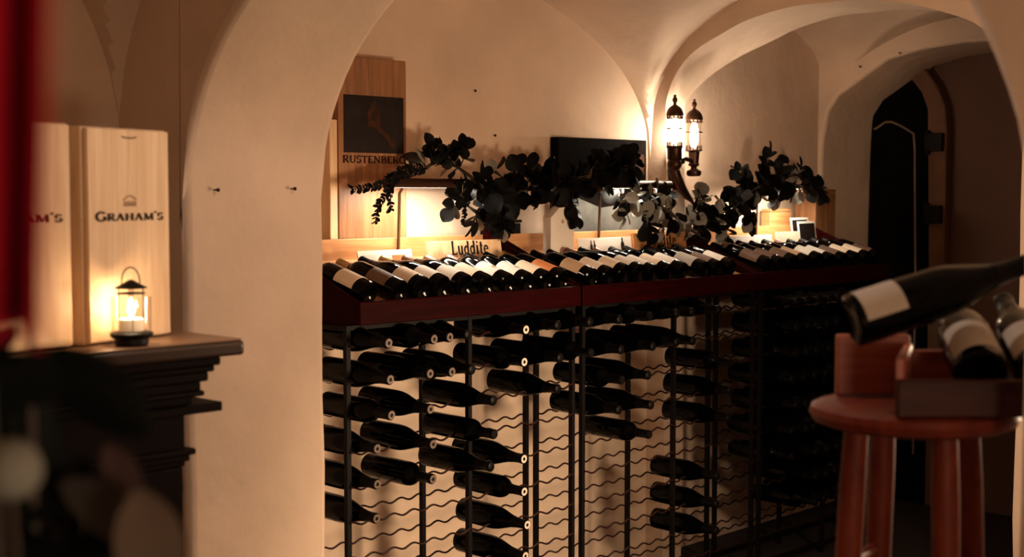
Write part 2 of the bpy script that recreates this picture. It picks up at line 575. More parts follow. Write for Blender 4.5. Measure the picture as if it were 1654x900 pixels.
GL = {
    'R': (0.78, [([(.16, 0), (.16, 1)], T), sf(.16, .03), sf(.12, .97), (arcpts(.36, .74, .26, .24, 90, -90), T * .8), ([(.16, .98), (.36, .98)], N_), ([(.16, .5), (.36, .5)], N_), ([(.38, .5), (.70, .03)], T), ([(.64, .03), (.80, .03)], N_)]),
    'U': (0.84, [([(.16, 1), (.16, .34)], T), (arcpts(.42, .34, .26, .31, 180, 360), T * .7), ([(.68, .34), (.68, 1)], N_ * 1.2), sf(.16, .97), sf(.68, .97)]),
    'S': (0.60, [(arcpts(.30, .74, .22, .23, 20, 250), T * .75), (arcpts(.30, .27, .23, .24, 70, -160), T * .85), ([(.51, .82), (.51, .98)], N_), ([(.08, .02), (.08, .22)], N_)]),
    'T': (0.74, [([(.37, 0), (.37, 1)], T), ([(.04, .96), (.70, .96)], N_ * 1.2), sf(.37, .03, .32), ([(.05, .98), (.05, .76)], N_), ([(.69, .98), (.69, .76)], N_)]),
    'E': (0.68, [([(.16, 0), (.16, 1)], T), ([(.06, .96), (.58, .96)], N_ * 1.2), ([(.16, .52), (.48, .52)], N_ * 1.2), ([(.06, .04), (.62, .04)], N_ * 1.2), ([(.58, .98), (.58, .8)], N_), ([(.61, .02), (.61, .22)], N_)]),
    'N': (0.90, [([(.15, 0), (.15, 1)], N_ * 1.2), ([(.13, .98), (.74, .02)], T), ([(.74, 0), (.74, 1)], N_ * 1.2), sf(.15, .03), sf(.11, .97, .2), sf(.74, .97)]),
    'B': (0.74, [([(.16, 0), (.16, 1)], T), (arcpts(.36, .75, .22, .22, 90, -90), T * .75), (arcpts(.38, .27, .26, .25, 90, -90), T * .85), ([(.06, .97), (.36, .97)], N_), ([(.16, .52), (.38, .52)], N_), ([(.06, .03), (.38, .03)], N_)]),
    'G': (0.86, [(arcpts(.44, .5, .36, .48, 50, 330, 20), T * .9), ([(.74, .06), (.74, .44)], T), ([(.58, .44), (.86, .44)], N_), ([(.70, .80), (.70, .98)], N_)]),
    'A': (0.86, [([(.10, 0), (.42, 1)], N_ * 1.2), ([(.42, 1), (.74, 0)], T), ([(.22, .34), (.62, .34)], N_), sf(.10, .03, .22), sf(.74, .03)]),
    'H': (0.90, [([(.17, 0), (.17, 1)], T), ([(.72, 0), (.72, 1)], T), ([(.17, .52), (.72, .52)], N_), sf(.17, .03), sf(.17, .97), sf(.72, .03), sf(.72, .97)]),
    'M': (1.06, [([(.14, 0), (.18, 1)], N_ * 1.2), ([(.18, .98), (.52, .06)], T), ([(.52, .06), (.86, .98)], N_), ([(.86, 1), (.90, 0)], T), sf(.14, .03, .22), sf(.90, .03), sf(.14, .97, .2), sf(.90, .97, .2)]),
    "'": (0.26, [([(.13, 1.0), (.11, .74)], T)]),
    'L': (0.66, [([(.16, 0), (.18, 1.02)], T), ([(.06, .97), (.30, 1.0)], N_ * 1.3), ([(.06, .04), (.58, .04)], N_ * 1.5), ([(.57, .0), (.60, .22)], N_)]),
    'u': (0.62, [([(.12, .64), (.12, .2)], T), (arcpts(.29, .2, .17, .18, 180, 300), T * .7), ([(.47, .66), (.47, .0)], T), ([(.04, .64), (.14, .64)], N_), ([(.38, .64), (.48, .64)], N_), ([(.47, .04), (.58, .06)], N_)]),
    'd': (0.62, [(arcpts(.28, .31, .19, .29, 40, 320, 16), T * .85), ([(.47, 1.0), (.47, .0)], T), ([(.37, .98), (.48, 1.0)], N_), ([(.47, .04), (.58, .06)], N_)]),
    'i': (0.34, [([(.17, .64), (.17, .02)], T), ([(.07, .64), (.18, .64)], N_), ([(.06, .03), (.29, .03)], N_), ([(.15, .86), (.21, .94)], T)]),
    't': (0.44, [([(.20, .92), (.20, .16)], T), (arcpts(.32, .16, .12, .13, 180, 310), T * .6), ([(.06, .63), (.38, .63)], N_ * 1.2)]),
    'e': (0.56, [(arcpts(.28, .32, .20, .29, 0, 310, 16), T * .8), ([(.10, .34), (.47, .34)], N_)]),
}


def stroke(bm, pts, w, mtx, th):
    pts = [Vector((p[0], p[1])) for p in pts]
    n = len(pts)
    L, R = [], []
    for i, p in enumerate(pts):
        d = pts[min(i + 1, n - 1)] - pts[max(i - 1, 0)]
        d.normalize()
        q = Vector((-d.y, d.x)) * w / 2
        L.append(p + q)
        R.append(p - q)
    rows = [[bm.verts.new(mtx @ Vector((v.x, y, v.y))) for v in (a, b) for y in (0, -th)] for a, b in zip(L, R)]
    for a, b in zip(rows, rows[1:]):
        bm.faces.new((a[1], b[1], b[3], a[3]))
        bm.faces.new((a[0], b[0], b[1], a[1]))
        bm.faces.new((a[3], b[3], b[2], a[2]))
        bm.faces.new((a[0], a[2], b[2], b[0]))
    bm.faces.new((rows[0][0], rows[0][1], rows[0][3], rows[0][2]))
    bm.faces.new((rows[-1][0], rows[-1][2], rows[-1][3], rows[-1][1]))


def text_mesh(text, width, h, small=1.0, track=0.06, th=0.0012, bold=1.0):
    """lettering in the local XZ plane facing -Y, centred on X, baseline z=0; letters after the first scaled by small"""
    adv = []
    for i, ch in enumerate(text):
        k = 1.0 if i == 0 else small
        adv.append((GL[ch][0] + track) * k)
    tot = sum(adv) - track
    sx = width / tot
    bm = bmesh.new()
    x = -width / 2
    for i, ch in enumerate(text):
        k = 1.0 if i == 0 else small
        dz = (1 - k) * h if ch == "'" and small < 1 else 0
        for pts, w in GL[ch][1]:
            m = Matrix.Translation((x, 0, dz)) @ Matrix.Diagonal((sx * k, 1, h * k, 1))
            stroke(bm, pts, w * bold, m, th)
        x += adv[i] * sx
    me = bpy.data.meshes.new('lettering')
    bmesh.ops.recalc_face_normals(bm, faces=bm.faces)
    bm.to_mesh(me)
    bm.free()
    return me


# ------------------------------------------------------------------ bottles
PROF = {
    'bordeaux': ([(.0, .012), (.022, .006), (.031, .001), (.0365, .004), (.0375, .012), (.0375, .185), (.0362, .200), (.031, .214), (.022, .226),
                  (.0165, .236), (.0145, .250), (.0142, .286), (.0152, .288), (.0152, .296), (.0130, .298), (.0095, .298), (0, .294)], .0375),
    'burgundy': ([(.0, .012), (.024, .006), (.034, .001), (.0395, .004), (.0405, .012), (.0405, .140), (.0392, .158), (.0355, .178), (.029, .200), (.0225, .222),
                  (.0175, .242), (.0152, .258), (.0146, .286), (.0156, .288), (.0156, .296), (.0130, .298), (.0095, .298), (0, .294)], .0405),
}
MESH = {}


def r_at(prof, z):
    for (r0, z0), (r1, z1) in zip(prof[4:], prof[5:]):
        if z0 <= z <= z1 and z1 > z0:
            return r0 + (r1 - r0) * (z - z0) / (z1 - z0)
    return prof[5][0]


def mesh_of(kind, what, mat):
    key = (kind, what, mat.name)
    if key in MESH:
        return MESH[key]
    prof, R = PROF[kind]
    bm = bmesh.new()
    if what == 'body':
        lathe(bm, prof, 28)
    elif what == 'capsule':
        z0 = .238
        zs = [z0, .25, .262, .286, .2875, .296, .2985]
        ring = [(r_at(prof, z) + .0009, z) for z in zs[:-1]]
        lathe(bm, [(r_at(prof, z0) - .001, z0)] + ring + [(.0135, .2992), (.0, .2992)], 22)
    elif what == 'ring':
        lathe(bm, [(.0062, .2990), (.0128, .2990), (.0132, .3000), (.0058, .3000), (.0062, .2990)], 22, cap=False)
    elif what.startswith('label'):
        _, za, zb, half = what.split('|')
        za, zb, half = float(za), float(zb), float(half)
        n = 18
        rows = []
        for i in range(n + 1):
            a = math.radians(-half + 2 * half * i / n)
            rows.append([bm.verts.new(((R + d) * math.sin(a), -(R + d) * math.cos(a), z)) for z, d in ((za, .0002), (za, .0009), (zb, .0009), (zb, .0002))])
        for a, b in zip(rows, rows[1:]):
            for k in range(3):
                bm.faces.new((a[k], b[k], b[k + 1], a[k + 1]))
    elif what.startswith('crest'):
        _, zc, rr = what.split('|')
        zc, rr = float(zc), float(rr)
        n = 16
        c = bm.verts.new((0, -(R + .0013), zc))
        ring = []
        for i in range(n):
            t = 2 * PI * i / n
            w = rr * (1 + .18 * math.sin(3 * t + 1))
            x = w * math.cos(t) * 1.3
            a = x / R
            ring.append(bm.verts.new(((R + .0013) * math.sin(a), -(R + .0013) * math.cos(a), zc + w * math.sin(t))))
        for i in range(n):
            bm.faces.new((c, ring[i], ring[(i + 1) % n]))
    me = finish(bm, 50)
    me.name = what.split('|')[0]
    me.materials.append(mat)
    MESH[key] = me
    return me


def frame(origin, axis, face):
    """matrix with local Z along axis and local -Y towards face"""
    z = Vector(axis).normalized()
    y = -Vector(face)
    y = (y - z * y.dot(z)).normalized()
    x = y.cross(z)
    m = Matrix((x, y, z)).transposed().to_4x4()
    m.translation = Vector(origin)
    return m


def bottle(label, group, mtx, kind='bordeaux', glass='glass_dark', foil='foil', paper=None, span=(.045, .125, 75), crest=None, ring=None):
    t = thing('wine_bottle', label, 'wine bottle', mat=mtx, group=group)
    obj('body', mesh_of(kind, 'body', M[glass]), None, t)
    cp = obj('capsule', mesh_of(kind, 'capsule', M[foil]), None, t)
    if ring:
        obj('capsule_ring', mesh_of(kind, 'ring', M[ring]), None, cp)
    if paper:
        lb = obj('paper_label', mesh_of(kind, 'label|%g|%g|%g' % span, M[paper]), None, t)
        if crest:
            obj('crest', mesh_of(kind, 'crest|%g|%g' % crest[:2], M[crest[2]]), None, lb)
    return t


# ------------------------------------------------------------------ display trays on the racks
TILT = math.radians(15.5)
SIDE = math.radians(22)
RAIL_Y = 3.20
TRAYS = [(2.735, 3.735, 'left'), (3.745, 4.845, 'middle'), (4.855, 5.905, 'right')]
FLOOR_Z = 1.032        # top of the tray bottom at the front rail


def slope_mtx(x, y, z):
    return Matrix.Translation((x, y, z)) @ Matrix.Rotation(TILT, 4, 'X')


for x0, x1, nm in TRAYS:
    lab = {'left': 'dark red wooden display tray of wine bottles next to the pale pillar',
           'middle': 'dark red wooden display tray of bottles between the two other trays',
           'right': 'dark red wooden display tray of bottles nearest the arched door'}[nm]
    t = thing('display_tray', lab, 'display tray', (x0, RAIL_Y, .985), 0, 'bottle trays along the wall')
    w = x1 - x0
    obj('front_rail', boxm(0, w, 0, .022, 0, .070), M['mahogany'], t, bevel=.003)
    m = slope_mtx(0, .022, FLOOR_Z - .985)
    tag(obj('bottom_panel', boxm(.018, w - .018, 0, .455, -.012, 0, mtx=m), M['pine'], t), 'light wooden bottom panel')
    for k in (0, 1):
        bm = bmesh.new()
        xx = 0 if k == 0 else w - .018
        h0 = .070
        prism(bm, [(.022, 0), (.022, h0), (.46, h0 + .455 * math.tan(SIDE)), (.46, .0)], xx, xx + .018, axis='X')
        obj('side_panel', bm, M['mahogany'], t, bevel=.002)
    bm = boxm(0, w, .46, .478, .0, .238)
    tag(obj('backboard', bm, M['pine'], t, bevel=.002), 'light wooden backboard')

# bottles in the trays: (front pixel of the base, paper, crest, kind)
TRAY_B = {
    'left': [(598, 'paper_cream', None, 'bordeaux', 'foil'), (648, 'paper_brown', None, 'bordeaux', 'foil_gold'), (684, 'paper_cream', None, 'burgundy', 'foil'),
             (716, 'paper_white', None, 'burgundy', 'foil_gold'), (753, 'paper_white', (.10, .008, 'ink'), 'burgundy', 'foil_red'),
             (788, 'paper_cream', None, 'bordeaux', 'foil_red'), (822, 'paper_white', (.075, .008, 'paper_tan'), 'bordeaux', 'foil_red'),
             (853, 'paper_white', (.06, .009, 'paper_grey'), 'bordeaux', 'foil'), (884, 'paper_cream', None, 'bordeaux', 'foil'), (914, 'paper_orange', None, 'bordeaux', 'foil_gold')],
    'middle': [(958, 'paper_tan', None, 'bordeaux', 'foil'), (985, 'paper_cream', None, 'bordeaux', 'foil'), (1011, 'paper_cream', None, 'burgundy', 'foil_red'),
               (1033, 'paper_white', None, 'burgundy', 'foil'), (1057, 'paper_white', None, 'bordeaux', 'foil_red'), (1082, 'paper_cream', None, 'bordeaux', 'foil'),
               (1105, 'paper_white', None, 'bordeaux', 'foil'), (1139, 'paper_grey', None, 'bordeaux', 'foil'), (1160, 'paper_brown', None, 'bordeaux', 'foil'), (1182, 'paper_white', None, 'bordeaux', 'foil')],
    'right': [(1243, 'paper_brown', None, 'bordeaux', 'foil'), (1262, 'paper_brown', None, 'bordeaux', 'foil_gold'), (1283, 'paper_brown', None, 'burgundy', 'foil'),
              (1304, 'paper_tan', None, 'bordeaux', 'foil'), (1324, 'paper_white', None, 'burgundy', 'foil'), (1344, 'paper_white', None, 'bordeaux', 'foil_red'),
              (1364, 'paper_brown', None, 'bordeaux', 'foil'), (1383, 'paper_cream', None, 'bordeaux', 'foil'), (1402, 'paper_cream', None, 'bordeaux', 'foil'), (1420, 'paper_brown', None, 'bordeaux', 'foil')],
}
LOOK = {'paper_cream': 'cream label', 'paper_brown': 'dark brown label', 'paper_white': 'white label', 'paper_tan': 'tan label', 'paper_orange': 'orange label', 'paper_grey': 'grey label'}
ORD = ['first', 'second', 'third', 'fourth', 'fifth', 'sixth', 'seventh', 'eighth', 'ninth', 'tenth', 'eleventh', 'twelfth']
for x0, x1, nm in TRAYS:
    lst = TRAY_B[nm]
    xs = [on_wall(px, 465, RAIL_Y + .03).x for px, *_ in lst]
    for i in range(len(xs)):                       # keep every bottle inside its tray, clear of its neighbour
        xs[i] = min(max(xs[i], x0 + .062), x1 - .06)
    for i in range(1, len(xs)):
        xs[i] = max(xs[i], xs[i - 1] + .0825)
    if xs[-1] > x1 - .06:
        xs[-1] = x1 - .06
        for i in range(len(xs) - 2, -1, -1):
            xs[i] = min(xs[i], xs[i + 1] - .0825)
    for i, (px, paper, crest, kind, foil) in enumerate(lst):
        R = PROF[kind][1]
        base = Vector((xs[i], RAIL_Y + .024 + R * math.sin(TILT), FLOOR_Z + .0035 + R / math.cos(TILT) + .002 * math.tan(TILT)))
        axis = Vector((RND.uniform(-.012, .012), math.cos(TILT), math.sin(TILT)))
        face = Vector((RND.uniform(-.15, .15), -math.sin(TILT) - .18, math.cos(TILT)))
        zmid = RND.uniform(-.006, .006)
        sp = (.040 + zmid, .128 + zmid, 78) if kind == 'bordeaux' else (.036 + zmid, .112 + zmid, 80)
        bottle('bottle with %s, %s from left in the %s display tray' % (LOOK[paper], ORD[i], nm),
               'bottles lying in the display trays', frame(base, axis, face), kind, 'glass_dark', foil, paper, sp, crest)

# ------------------------------------------------------------------ wire racks below the trays
RF, RB = 3.25, 3.47           # front and back wire planes
RACKS = [(2.725, 3.745, 'left'), (3.80, 4.865, 'middle'), (4.92, 5.92, 'right')]
ROW_Z = [.937 - .106 * k for k in range(10)]
PITCH_X = .0835


def wave(x0, x1, z, y):
    pts = []
    n = int((x1 - x0) / PITCH_X * 8)
    for i in range(n + 1):
        x = x0 + (x1 - x0) * i / n
        pts.append((x, y, z - .006 * math.cos(2 * PI * (x - x0 - .045) / PITCH_X)))
    return pts


for x0, x1, nm in RACKS:
    lab = {'left': 'black wire wine rack under the left tray, beside the pale pillar',
           'middle': 'black wire wine rack under the middle tray, half empty',
           'right': 'black wire wine rack under the right tray, full and mostly hidden by the stool'}[nm]
    t = thing('wine_rack', lab, 'wine rack', (x0, RF, 0), 0, 'wire wine racks against the wall')
    w = x1 - x0
    for y in (0, RB - RF):
        for xx in (0, w / 2, w):
            obj('post', boxm(xx - .008, xx + .008, y - .008, y + .008, FZ, .982), M['rack_metal'], t)
    for y in (0, RB - RF):
        for z in (.036, .965):
            if z > .9:
                obj('top_rail', boxm(.008, w - .008, y - .006, y + .006, .968, .982), M['rack_metal'], t)
            else:
                obj('bottom_rail', boxm(.008, w - .008, y - .006, y + .006, FZ + .03, FZ + .05), M['rack_metal'], t)
    for xx in (0, w / 2, w):
        obj('cross_bar', boxm(xx - .005, xx + .005, .008, RB - RF - .008, .965, .98), M['rack_metal'], t)
    for k, z in enumerate(ROW_Z):
        for y, dz in ((-.012, -.0205), (RB - RF + .012, -.0470)):
            bm = bmesh.new()
            tube(bm, wave(0, w, z + dz, y), .0034, 6)
            obj('wavy_wire', bm, M['wire'], t)


def lattice(px, py):
    x = on_wall(px, py, 3.1).x
    for r, (x0, x1, nm) in enumerate(RACKS):
        if x0 - .06 < x < x1 + .02:
            j = round((x - x0 - .045) / PITCH_X)
            return r, max(0, min(11, j))
    return None


OCC = {0: {}, 1: {}, 2: {}}
SPEC = [(635, 600, (0, 1, 2), 0), (625, 787, (3, 4, 5), .06), (711, 600, (0, 1, 2, 3, 4), 0), (742, 560, (0, 1), 0), (775, 600, (0, 1), 0), (802, 650, (2, 3, 4), -.015),
        (845, 600, (0, 1, 4, 5, 6, 7), 0), (900, 600, (0, 1, 2), 0), (955, 600, (0, 1), 0), (985, 610, (1, 2, 3), 0), (1008, 560, (0,), 0),
        (1054, 600, (0, 1, 2, 3, 4), 0), (1102, 540, (0, 1), 0), (1128, 540, (0, 1), 0), (1156, 600, (0, 6, 7, 8), 0), (1178, 600, (2, 3, 4), 0)]
for px, py, rows, dy in SPEC:
    hit = lattice(px, py)
    for k in rows:
        OCC[hit[0]][(hit[1], k)] = dy
for k in range(0, 7):
    OCC[2][(0, k)] = 0.0
for k in range(0, 6):
    OCC[2][(1, k)] = 0.0
for j in range(2, 11):
    for k in range(0, 9):
        OCC[2][(j, k)] = 0.0
for r, (x0, x1, nm) in enumerate(RACKS):
    cols = {}
    for (j, k) in OCC[r]:
        cols.setdefault(k, []).append(j)
    for (j, k), dy in sorted(OCC[r].items()):
        x = x0 + .045 + PITCH_X * j
        if abs(x - (x0 + x1) / 2) < .0485:        # clear of the middle posts
            x += .0
        i = sorted(cols[k]).index(j)
        kind = 'burgundy' if (j * 3 + k) % 4 in (0, 1, 3) else 'bordeaux'
        R = PROF[kind][1]
        if kind == 'burgundy':
            R = .0385
        z = ROW_Z[k] + RND.uniform(-.001, .001)
        tip = 3.105 + dy + RND.uniform(-.008, .012)
        ax = Vector((RND.uniform(-.01, .01), -1, -.02))
        base = Vector((x, tip + .30, z + .006))
        bottle('dark bottle, %s wire rack, %s row from top, %s bottle from left' % (nm, ORD[k], ORD[i]),
               'dark bottles in the wire racks', frame(base, ax, (RND.uniform(-1, 1), 0, 1)), kind, 'glass_rack', 'foil',
               ring=('ring' if (r, j) == (0, lattice(845, 600)[1]) else 'ring_dull' if r == 0 and j < 4 else None))

# ------------------------------------------------------------------ shelf lamps
for i, (rx, lx0, lx1, lb) in enumerate(((3.294, 3.165, 3.585, 'slim brass shelf lamp over the left tray, on a thin rod'),
                                        (4.367, 4.25, 4.70, 'slim brass shelf lamp over the middle tray, left of the wall lantern'),
                                        (5.483, 5.34, 5.72, 'slim brass shelf lamp over the right tray, wrapped in the garland'))):
    t = thing('shelf_lamp', lb, 'lamp', (rx, 3.655, 1.05), 0, 'shelf lamps over the trays')
    bm = bmesh.new()
    tube(bm, [(0, -.004, .112), (0, -.008, .22), (0, -.012, .325), (0, -.035, .352), (0, -.09, .360)], .0055, 10)
    obj('rod', bm, M['brass'], t)
    bm = bmesh.new()
    n = 16
    # half-round hood, open towards the trays
    rows = []
    for k in range(n + 1):
        a = math.radians(-20 + 220 * k / n)
        rows.append([bm.verts.new((x, -.10 + r * math.cos(a), .352 + r * math.sin(a))) for x in (lx0 - rx, lx1 - rx) for r in (.024, .021)])
    for a, b in zip(rows, rows[1:]):
        bm.faces.new((a[0], b[0], b[2], a[2]))
        bm.faces.new((a[1], a[3], b[3], b[1]))
        bm.faces.new((a[0], a[1], b[1], b[0]))
        bm.faces.new((a[2], b[2], b[3], a[3]))
    bm.faces.new((rows[0][0], rows[0][2], rows[0][3], rows[0][1]))
    bm.faces.new((rows[-1][0], rows[-1][1], rows[-1][3], rows[-1][2]))
    sh = obj('lamp_shade', bm, M['bronze'], t)
    for xx in (lx0 - rx, lx1 - rx):
        bm = bmesh.new()
        lathe(bm, [(.010, -.004), (.024, -.003), (.024, .003), (.010, .004)], 18, Matrix.Translation((xx, -.10, .352)) @ Matrix.Rotation(PI / 2, 4, 'Y'))
        obj('end_cap', bm, M['bronze'], sh)
    bm = bmesh.new()
    lathe(bm, [(.0085, lx0 - rx + .012), (.0085, lx1 - rx - .012)], 14, Matrix.Translation((0, -.10, .352)) @ Matrix.Rotation(PI / 2, 4, 'Y'))
    tag(obj('lamp_tube', bm, M['lamp_glow'], t), 'glowing lamp tube')

# ------------------------------------------------------------------ tall wine case against the wall
t = thing('wine_case', 'tall brown wooden wine case panel with a dark estate picture, beside the pillar', 'wine case', (3.214, 3.717, 1.0))
obj('board', boxm(-.153, .153, -.03, .03, 0, .833), M['case_wood'], t, bevel=.003)
obj('edge_strip', boxm(-.190, -.157, -.03, .03, 0, .62), M['pale_pine'], t, bevel=.003)
pr = obj('printed_picture', boxm(-.130, .138, -.0325, -.0302, .512, .705), M['night_print'], t)
bm = bmesh.new()          # pale gabled house and path of the print, very dim
prism(bm, [(-.028, .60), (-.028, .655), (-.012, .668), (0, .690), (.012, .668), (.030, .650), (.030, .60)], -.0335, -.0326)
hs = obj('house_print', bm, M['house_ink'], pr)
bm = bmesh.new()
prism(bm, [(-.004, .60), (.030, .60), (.070, .575), (.098, .555), (.098, .530), (.078, .530), (.060, .560), (.02, .585)], -.0335, -.0326)
obj('path_print', bm, M['house_ink'], pr)
bm = bmesh.new()
prism(bm, [(-.008, .622), (-.008, .645), (0, .652), (.008, .645), (.008, .622)], -.0342, -.0336)
obj('doorway_print', bm, M['ink'], pr)
o = obj('lettering', text_mesh('RUSTENBERG', .283, .024, bold=1.25), M['brand_ink'], t)
o.location = (.006, -.0302, .478)

t = thing('wall_shelf', 'narrow dark wooden wall shelf hidden behind the display trays', 'shelf', (2.95, 3.682, .975))
obj('board', boxm(0, 3.16, 0, .066, .003, .0245), M['dark_wood'], t, bevel=.002)
obj('batten', boxm(0, 3.16, .048, .066, -.03, .002), M['dark_wood'], t, bevel=.002)

# ------------------------------------------------------------------ painting on the wall
t = thing('wall_picture', 'dark unframed landscape painting on the wall behind the garland, left of the wall lantern', 'painting', (4.462, 3.715, 1.20), 0)
obj('canvas', boxm(-.278, .278, -.012, .03, 0, .395), M['canvas'], t, bevel=.002)
bm = bmesh.new()
prism(bm, [(-.262, .01), (.262, .01), (.262, .10), (.12, .13), (-.02, .115), (-.16, .155), (-.262, .14)], -.0138, -.0122)
obj('pale_ground', bm, M['canvas_sky'], t)
bm = bmesh.new()
prism(bm, [(.05, .20), (.15, .23), (.22, .28), (.262, .25), (.262, .335), (.18, .335), (.09, .29)], -.0138, -.0122)
obj('cloud_patch', bm, M['house_ink'], t)


# ------------------------------------------------------------------ boxes and cards leaning on the backboards
def card(name, label, cat, xa, xb, z0, h, mat, y=3.62, lean=10, th=.004, group=None):
    t = thing(name, label, cat, ((xa + xb) / 2, y, z0), 0, group)
    w = xb - xa
    m = Matrix.Rotation(math.radians(-lean), 4, 'X')
    obj('sheet' if th < .01 else 'board', boxm(-w / 2, w / 2, -th, 0, 0, h, mtx=m), M[mat], t, bevel=.0008)
    return t, m, w


TR_BACK = lambda y: FLOOR_Z + (y - RAIL_Y - .022) * math.tan(TILT)    # tray bottom height at y
Yc = 3.618
Zc = TR_BACK(Yc) + .002
t, m, w = card('price_card', 'white card with a small orange picture, leaning behind the left tray near the pillar', 'card', 3.03, 3.27, Zc - .045, .052, 'paper_white', 3.55, 14)
bm = boxm(.03, .085, -.0056, -.0042, .004, .034, mtx=m)
tag(obj('picture_print', bm, M['paper_orange'], t), 'small orange picture')
t.location.z = TR_BACK(3.55) + .012
t, m, w = card('wooden_sign', 'long pale wooden sign board reading Luddite, left of the bottle tag', 'sign', 3.345, 3.735 - .03, Zc, .080, 'pale_pine', 3.56, 8, .014)
t.location.z = TR_BACK(3.56) + .003
o = obj('lettering', text_mesh('Luddite', .185, .046, track=.05, bold=1.1), M['ink'], t)
o.matrix_local = m @ Matrix.Translation((.02, -.0142, .031))
t, m, w = card('picture_card', 'white card with dark bottle silhouettes, right of the peaked bottle tag', 'card', 4.13, 4.455, Zc, .075, 'paper_white', 3.58, 9)
t.location.y = 3.55
t.location.z = TR_BACK(3.55) + .004
for k, (xx, hh) in enumerate(((-.085, .05), (-.066, .05), (.105, .058))):
    bm = bmesh.new()
    bw = .006 if k < 2 else .010
    prism(bm, [(xx - bw, .015), (xx - bw, .015 + hh * .6), (xx - bw * .35, .015 + hh * .75), (xx - bw * .35, .015 + hh), (xx + bw * .35, .015 + hh), (xx + bw * .35, .015 + hh * .75), (xx + bw, .015 + hh * .6), (xx + bw, .015)], -.0056, -.0042, mtx=m)
    obj('bottle_print', bm, M['ink'], t)
t, m, w = card('wooden_sign', 'brown wooden sign board reading Luddite, half covered by leaves below the wall lantern', 'sign', 4.47, 4.818, Zc, .085, 'pine', 3.56, 8, .014)
t.location.z = TR_BACK(3.56) + .003
o = obj('lettering', text_mesh('Luddite', .20, .044, track=.05, bold=1.1), M['brand_ink'], t)
o.matrix_local = m @ Matrix.Translation((.005, -.0142, .032))
t, m, w = card('paper_card', 'long blank white card at the left end of the right tray', 'card', 5.03, 5.47, Zc, .062, 'paper_white', 3.58, 12)
t.location.y = 3.55
t.location.z = TR_BACK(3.55) + .004
t, m, w = card('paper_card', 'short blank cream card beside the two dark photo cards', 'card', 5.50, 5.70, Zc, .072, 'paper_cream', 3.58, 12)
t.location.y = 3.55
t.location.z = TR_BACK(3.55) + .004
for dx, dy, lb in ((0, 0, 'white bordered dark photo card at the front of the pair near the right tray end'), (-.022, .024, 'white bordered photo card peeping out behind its twin near the right tray end')):
    t, m, w = card('photo_card', lb, 'photo card', 5.728 + dx, 5.878 + dx, Zc, .105, 'paper_white', 3.575 + dy, 8)
    t.location.z = TR_BACK(3.575 + dy) + .002 + (.006 if dy == 0 else .016)
    obj('photo_print', boxm(-w / 2 + .010, w / 2 - .010, -.0056, -.0042, .008, .095, mtx=m), M['night_print'], t)

# peaked white bottle tag / carton
t = thing('gift_carton', 'white peaked bottle carton with a small hole, between the left and middle trays', 'carton', (4.022, 3.56, TR_BACK(3.56) + .008), 0)
wv = .066
bm = bmesh.new()
prism(bm, [(-wv, 0), (wv, 0), (wv, .150), (.005, .198), (-.005, .198), (-wv, .150)], -.022, .018)
obj('carton_body', bm, M['paper_white'], t, bevel=.002)
bm = bmesh.new()
lathe(bm, [(.0075, 0), (.0075, .0012), (.0, .0012)], 14, Matrix.Translation((0, -.022, .135)) @ Matrix.Rotation(PI / 2, 4, 'X'))
tag(obj('punched_hole', bm, M['paper_tan'], t), 'small tan punched hole')
# dark crate between the trays, pale box and brown box at the right end
t = thing('wooden_box', 'small dark wooden box standing behind the tray, left of the white peaked carton', 'box', (3.86, 3.706, 1.0), 0)
obj('box_body', boxm(-.085, .085, -.025, .025, 0, .262), M['dark_wood'], t, bevel=.003)
obj('lid', boxm(-.09, .09, -.027, .027, .264, .275), M['dark_wood'], t, bevel=.002)
t = thing('wooden_box', 'tall pale wooden box behind the photo cards at the right tray end', 'box', (5.735, 3.705, 1.0), 0)
obj('box_body', boxm(-.09, .09, -.026, .026, 0, .285), M['pine'], t, bevel=.003)
obj('lid', boxm(-.09, .09, -.026, .026, .287, .300), M['pine'], t, bevel=.002)
t = thing('wooden_box', 'tall brown wooden wine box in the corner right of the garland', 'box', (6.00, 3.66, 1.0), 0)
obj('box_body', boxm(-.09, .09, -.06, .06, 0, .375), M['case_wood'], t, bevel=.003)
obj('lid', boxm(-.09, .09, -.06, .06, .377, .392), M['case_wood'], t, bevel=.002)

